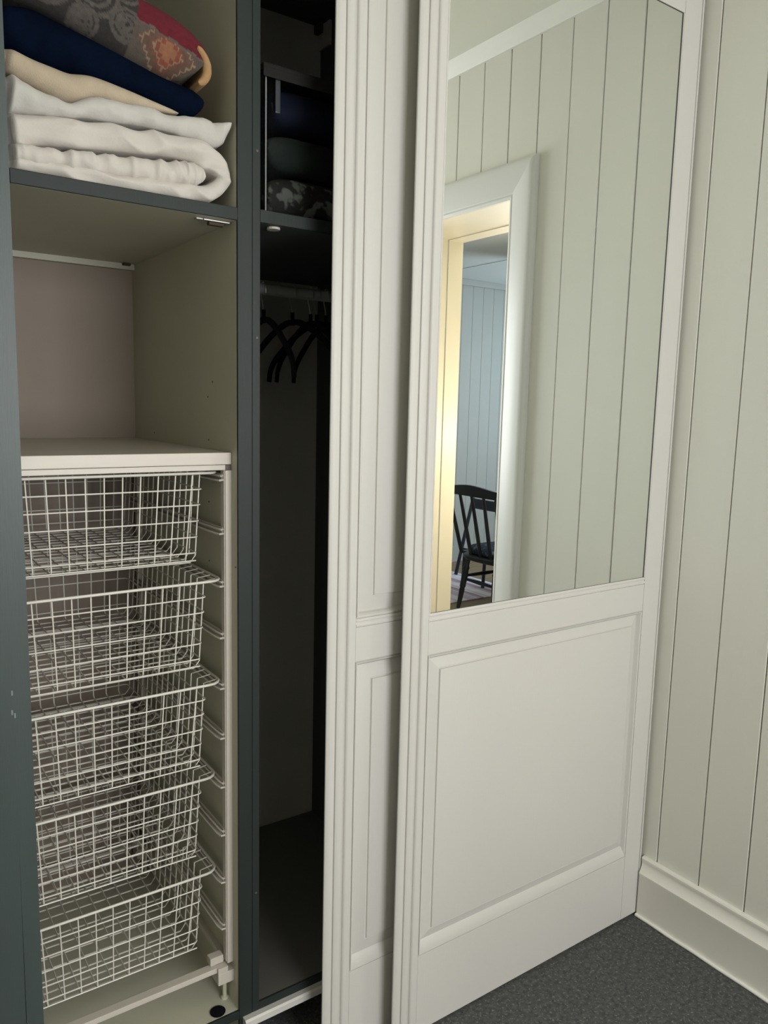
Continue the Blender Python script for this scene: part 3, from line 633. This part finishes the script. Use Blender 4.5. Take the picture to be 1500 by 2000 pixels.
# ------------------------------------------------------------------ next room: chairs and rug
def spindle_chair():
    CX, CY = 1.85, -2.539
    t = tag(empty('spindle_chair', (CX, CY, 0)), 'dark painted spindle-back chair with blue seat cushion, seen in the mirror', 'chair')
    W = lambda x, y, z: (CX+x, CY+y, z)
    # seat
    m = MB(); pts = []
    for k in range(24):
        a = 2*math.pi*k/24; c, s = math.cos(a), math.sin(a)
        pts.append((.205*math.copysign(abs(c)**.6, c), .215*math.copysign(abs(s)**.6, s)))
    rings = [(.96, .345), (1, .352), (1, .372), (.95, .378)]
    V = [W(x*f, y*f, z) for f, z in rings for x, y in pts]; F = []
    for i in range(3):
        for k in range(24): F.append((i*24+k, i*24+(k+1) % 24, i*24+24+(k+1) % 24, i*24+24+k))
    F += [tuple(range(23, -1, -1)), tuple(72+k for k in range(24))]; m.add(V, F); m.build('seat', CHAIRM, t, smooth=40)
    m = MB(); rings = [(.80, .3785), (.90, .390), (.93, .412), (.86, .430), (.5, .438)]
    V = [W(.02+x*f, y*f, z) for f, z in rings for x, y in pts]; F = []
    for i in range(4):
        for k in range(24): F.append((i*24+k, i*24+(k+1) % 24, i*24+24+(k+1) % 24, i*24+24+k))
    F += [tuple(range(23, -1, -1)), tuple(96+k for k in range(24))]; m.add(V, F); tag(m.build('seat_cushion', CUSH, t, smooth=60), 'blue patterned cushion')
    prof = [(.013, 0), (.016, .06), (.019, .13), (.016, .145), (.021, .155), (.020, .17), (.022, .22), (.019, .27), (.023, .285), (.016, .30), (.016, .352)]
    for sx in (-1, 1):
        for sy in (-1, 1):
            m = MB(); foot = W(sx*.198, sy*.172, 0); top = Vector(W(sx*.155, sy*.135, .352)); m.lathe(prof, foot, 12, axis=top); m.build('leg', CHAIRM, t, smooth=50)
    def lp(sx, sy, z): q = z/.352; return W(sx*(.198-.043*q), sy*(.172-.037*q), z)
    for a_, b_ in (((-1, -1), (-1, 1)), ((1, -1), (1, 1)), ((-1, -1), (1, -1)), ((-1, 1), (1, 1))):
        z = .205 if a_[0] == b_[0] else .225
        p, q = Vector(lp(*a_, z)), Vector(lp(*b_, z)); m = MB(); m.tube([p, p.lerp(q, .3), p.lerp(q, .5), p.lerp(q, .7), q], [.009, .012, .014, .012, .009], 8); m.build('stretcher', CHAIRM, t, smooth=60)
    for k in range(5):
        y = -.196+.098*k; m = MB(); p = Vector(W(-.168, y*.98, .374)); q = Vector(W(-.272, y*1.16, .800))
        m.tube([p, p.lerp(q, .35), p.lerp(q, .7), q], [.0125, .013, .0115, .010], 8); m.build('spindle', CHAIRM, t, smooth=60)
    m = MB(); V = []; n = 20
    for i in range(n+1):
        u = -1+2*i/n; y = u*.265; xx = -.262-.03+.03*u*u*1.0
        top = .846+.010*math.cos(u*math.pi)-.004*abs(u)**3; lo = .786-.004*abs(u)
        for dx, z in ((0, lo), (.02, lo), (.014, top), (-.006, top)): V.append(W(xx+dx, y, z))
    F = []
    for i in range(n):
        for k in range(4): F.append((4*i+k, 4*i+(k+1) % 4, 4*i+4+(k+1) % 4, 4*i+4+k))
    F += [(3, 2, 1, 0), tuple(4*n+k for k in range(4))]; m.add(V, F); m.build('crest_rail', CHAIRM, t, smooth=40)
spindle_chair()
def low_chair():
    t = tag(empty('low_chair', (2.25, -3.25, 0)), 'low slate blue chair behind the spindle-back one, seen in the mirror', 'chair')
    for y in (-3.49, -3.02):
        m = MB(); m.tube([(2.285, y, .012), (2.44, y, .63)], .014, 10); m.build('stile', CHAIR2M, t, smooth=60)
    bx('crest_rail', CHAIR2M, t, 2.415, 2.438, -3.475, -3.035, .545, .625, c=.006)
    bx('seat', CHAIR2M, t, 2.15, 2.335, -3.28, -3.01, .235, .26, c=.008)
    for y in (-3.26, -3.03):
        m = MB(); m.tube([(2.16, y, .012), (2.17, y, .237)], .013, 10); m.build('leg', CHAIR2M, t, smooth=60)
    m = MB(); m.tube([(2.34, -3.485, .22), (2.34, -3.025, .22)], .009, 8); m.build('back_stretcher', CHAIR2M, t, smooth=60)
low_chair()
m = MB(); V = []; F = []; n = 40
m.box(.95, 2.345, -3.60, -2.825, .0015, .0095, c=.003)
rg = tag(m.build('rag_rug', RUG, loc=(1.65, -3.2, .0)), 'pale striped rag rug on the pine floor under the chairs, seen in the mirror', 'rug')
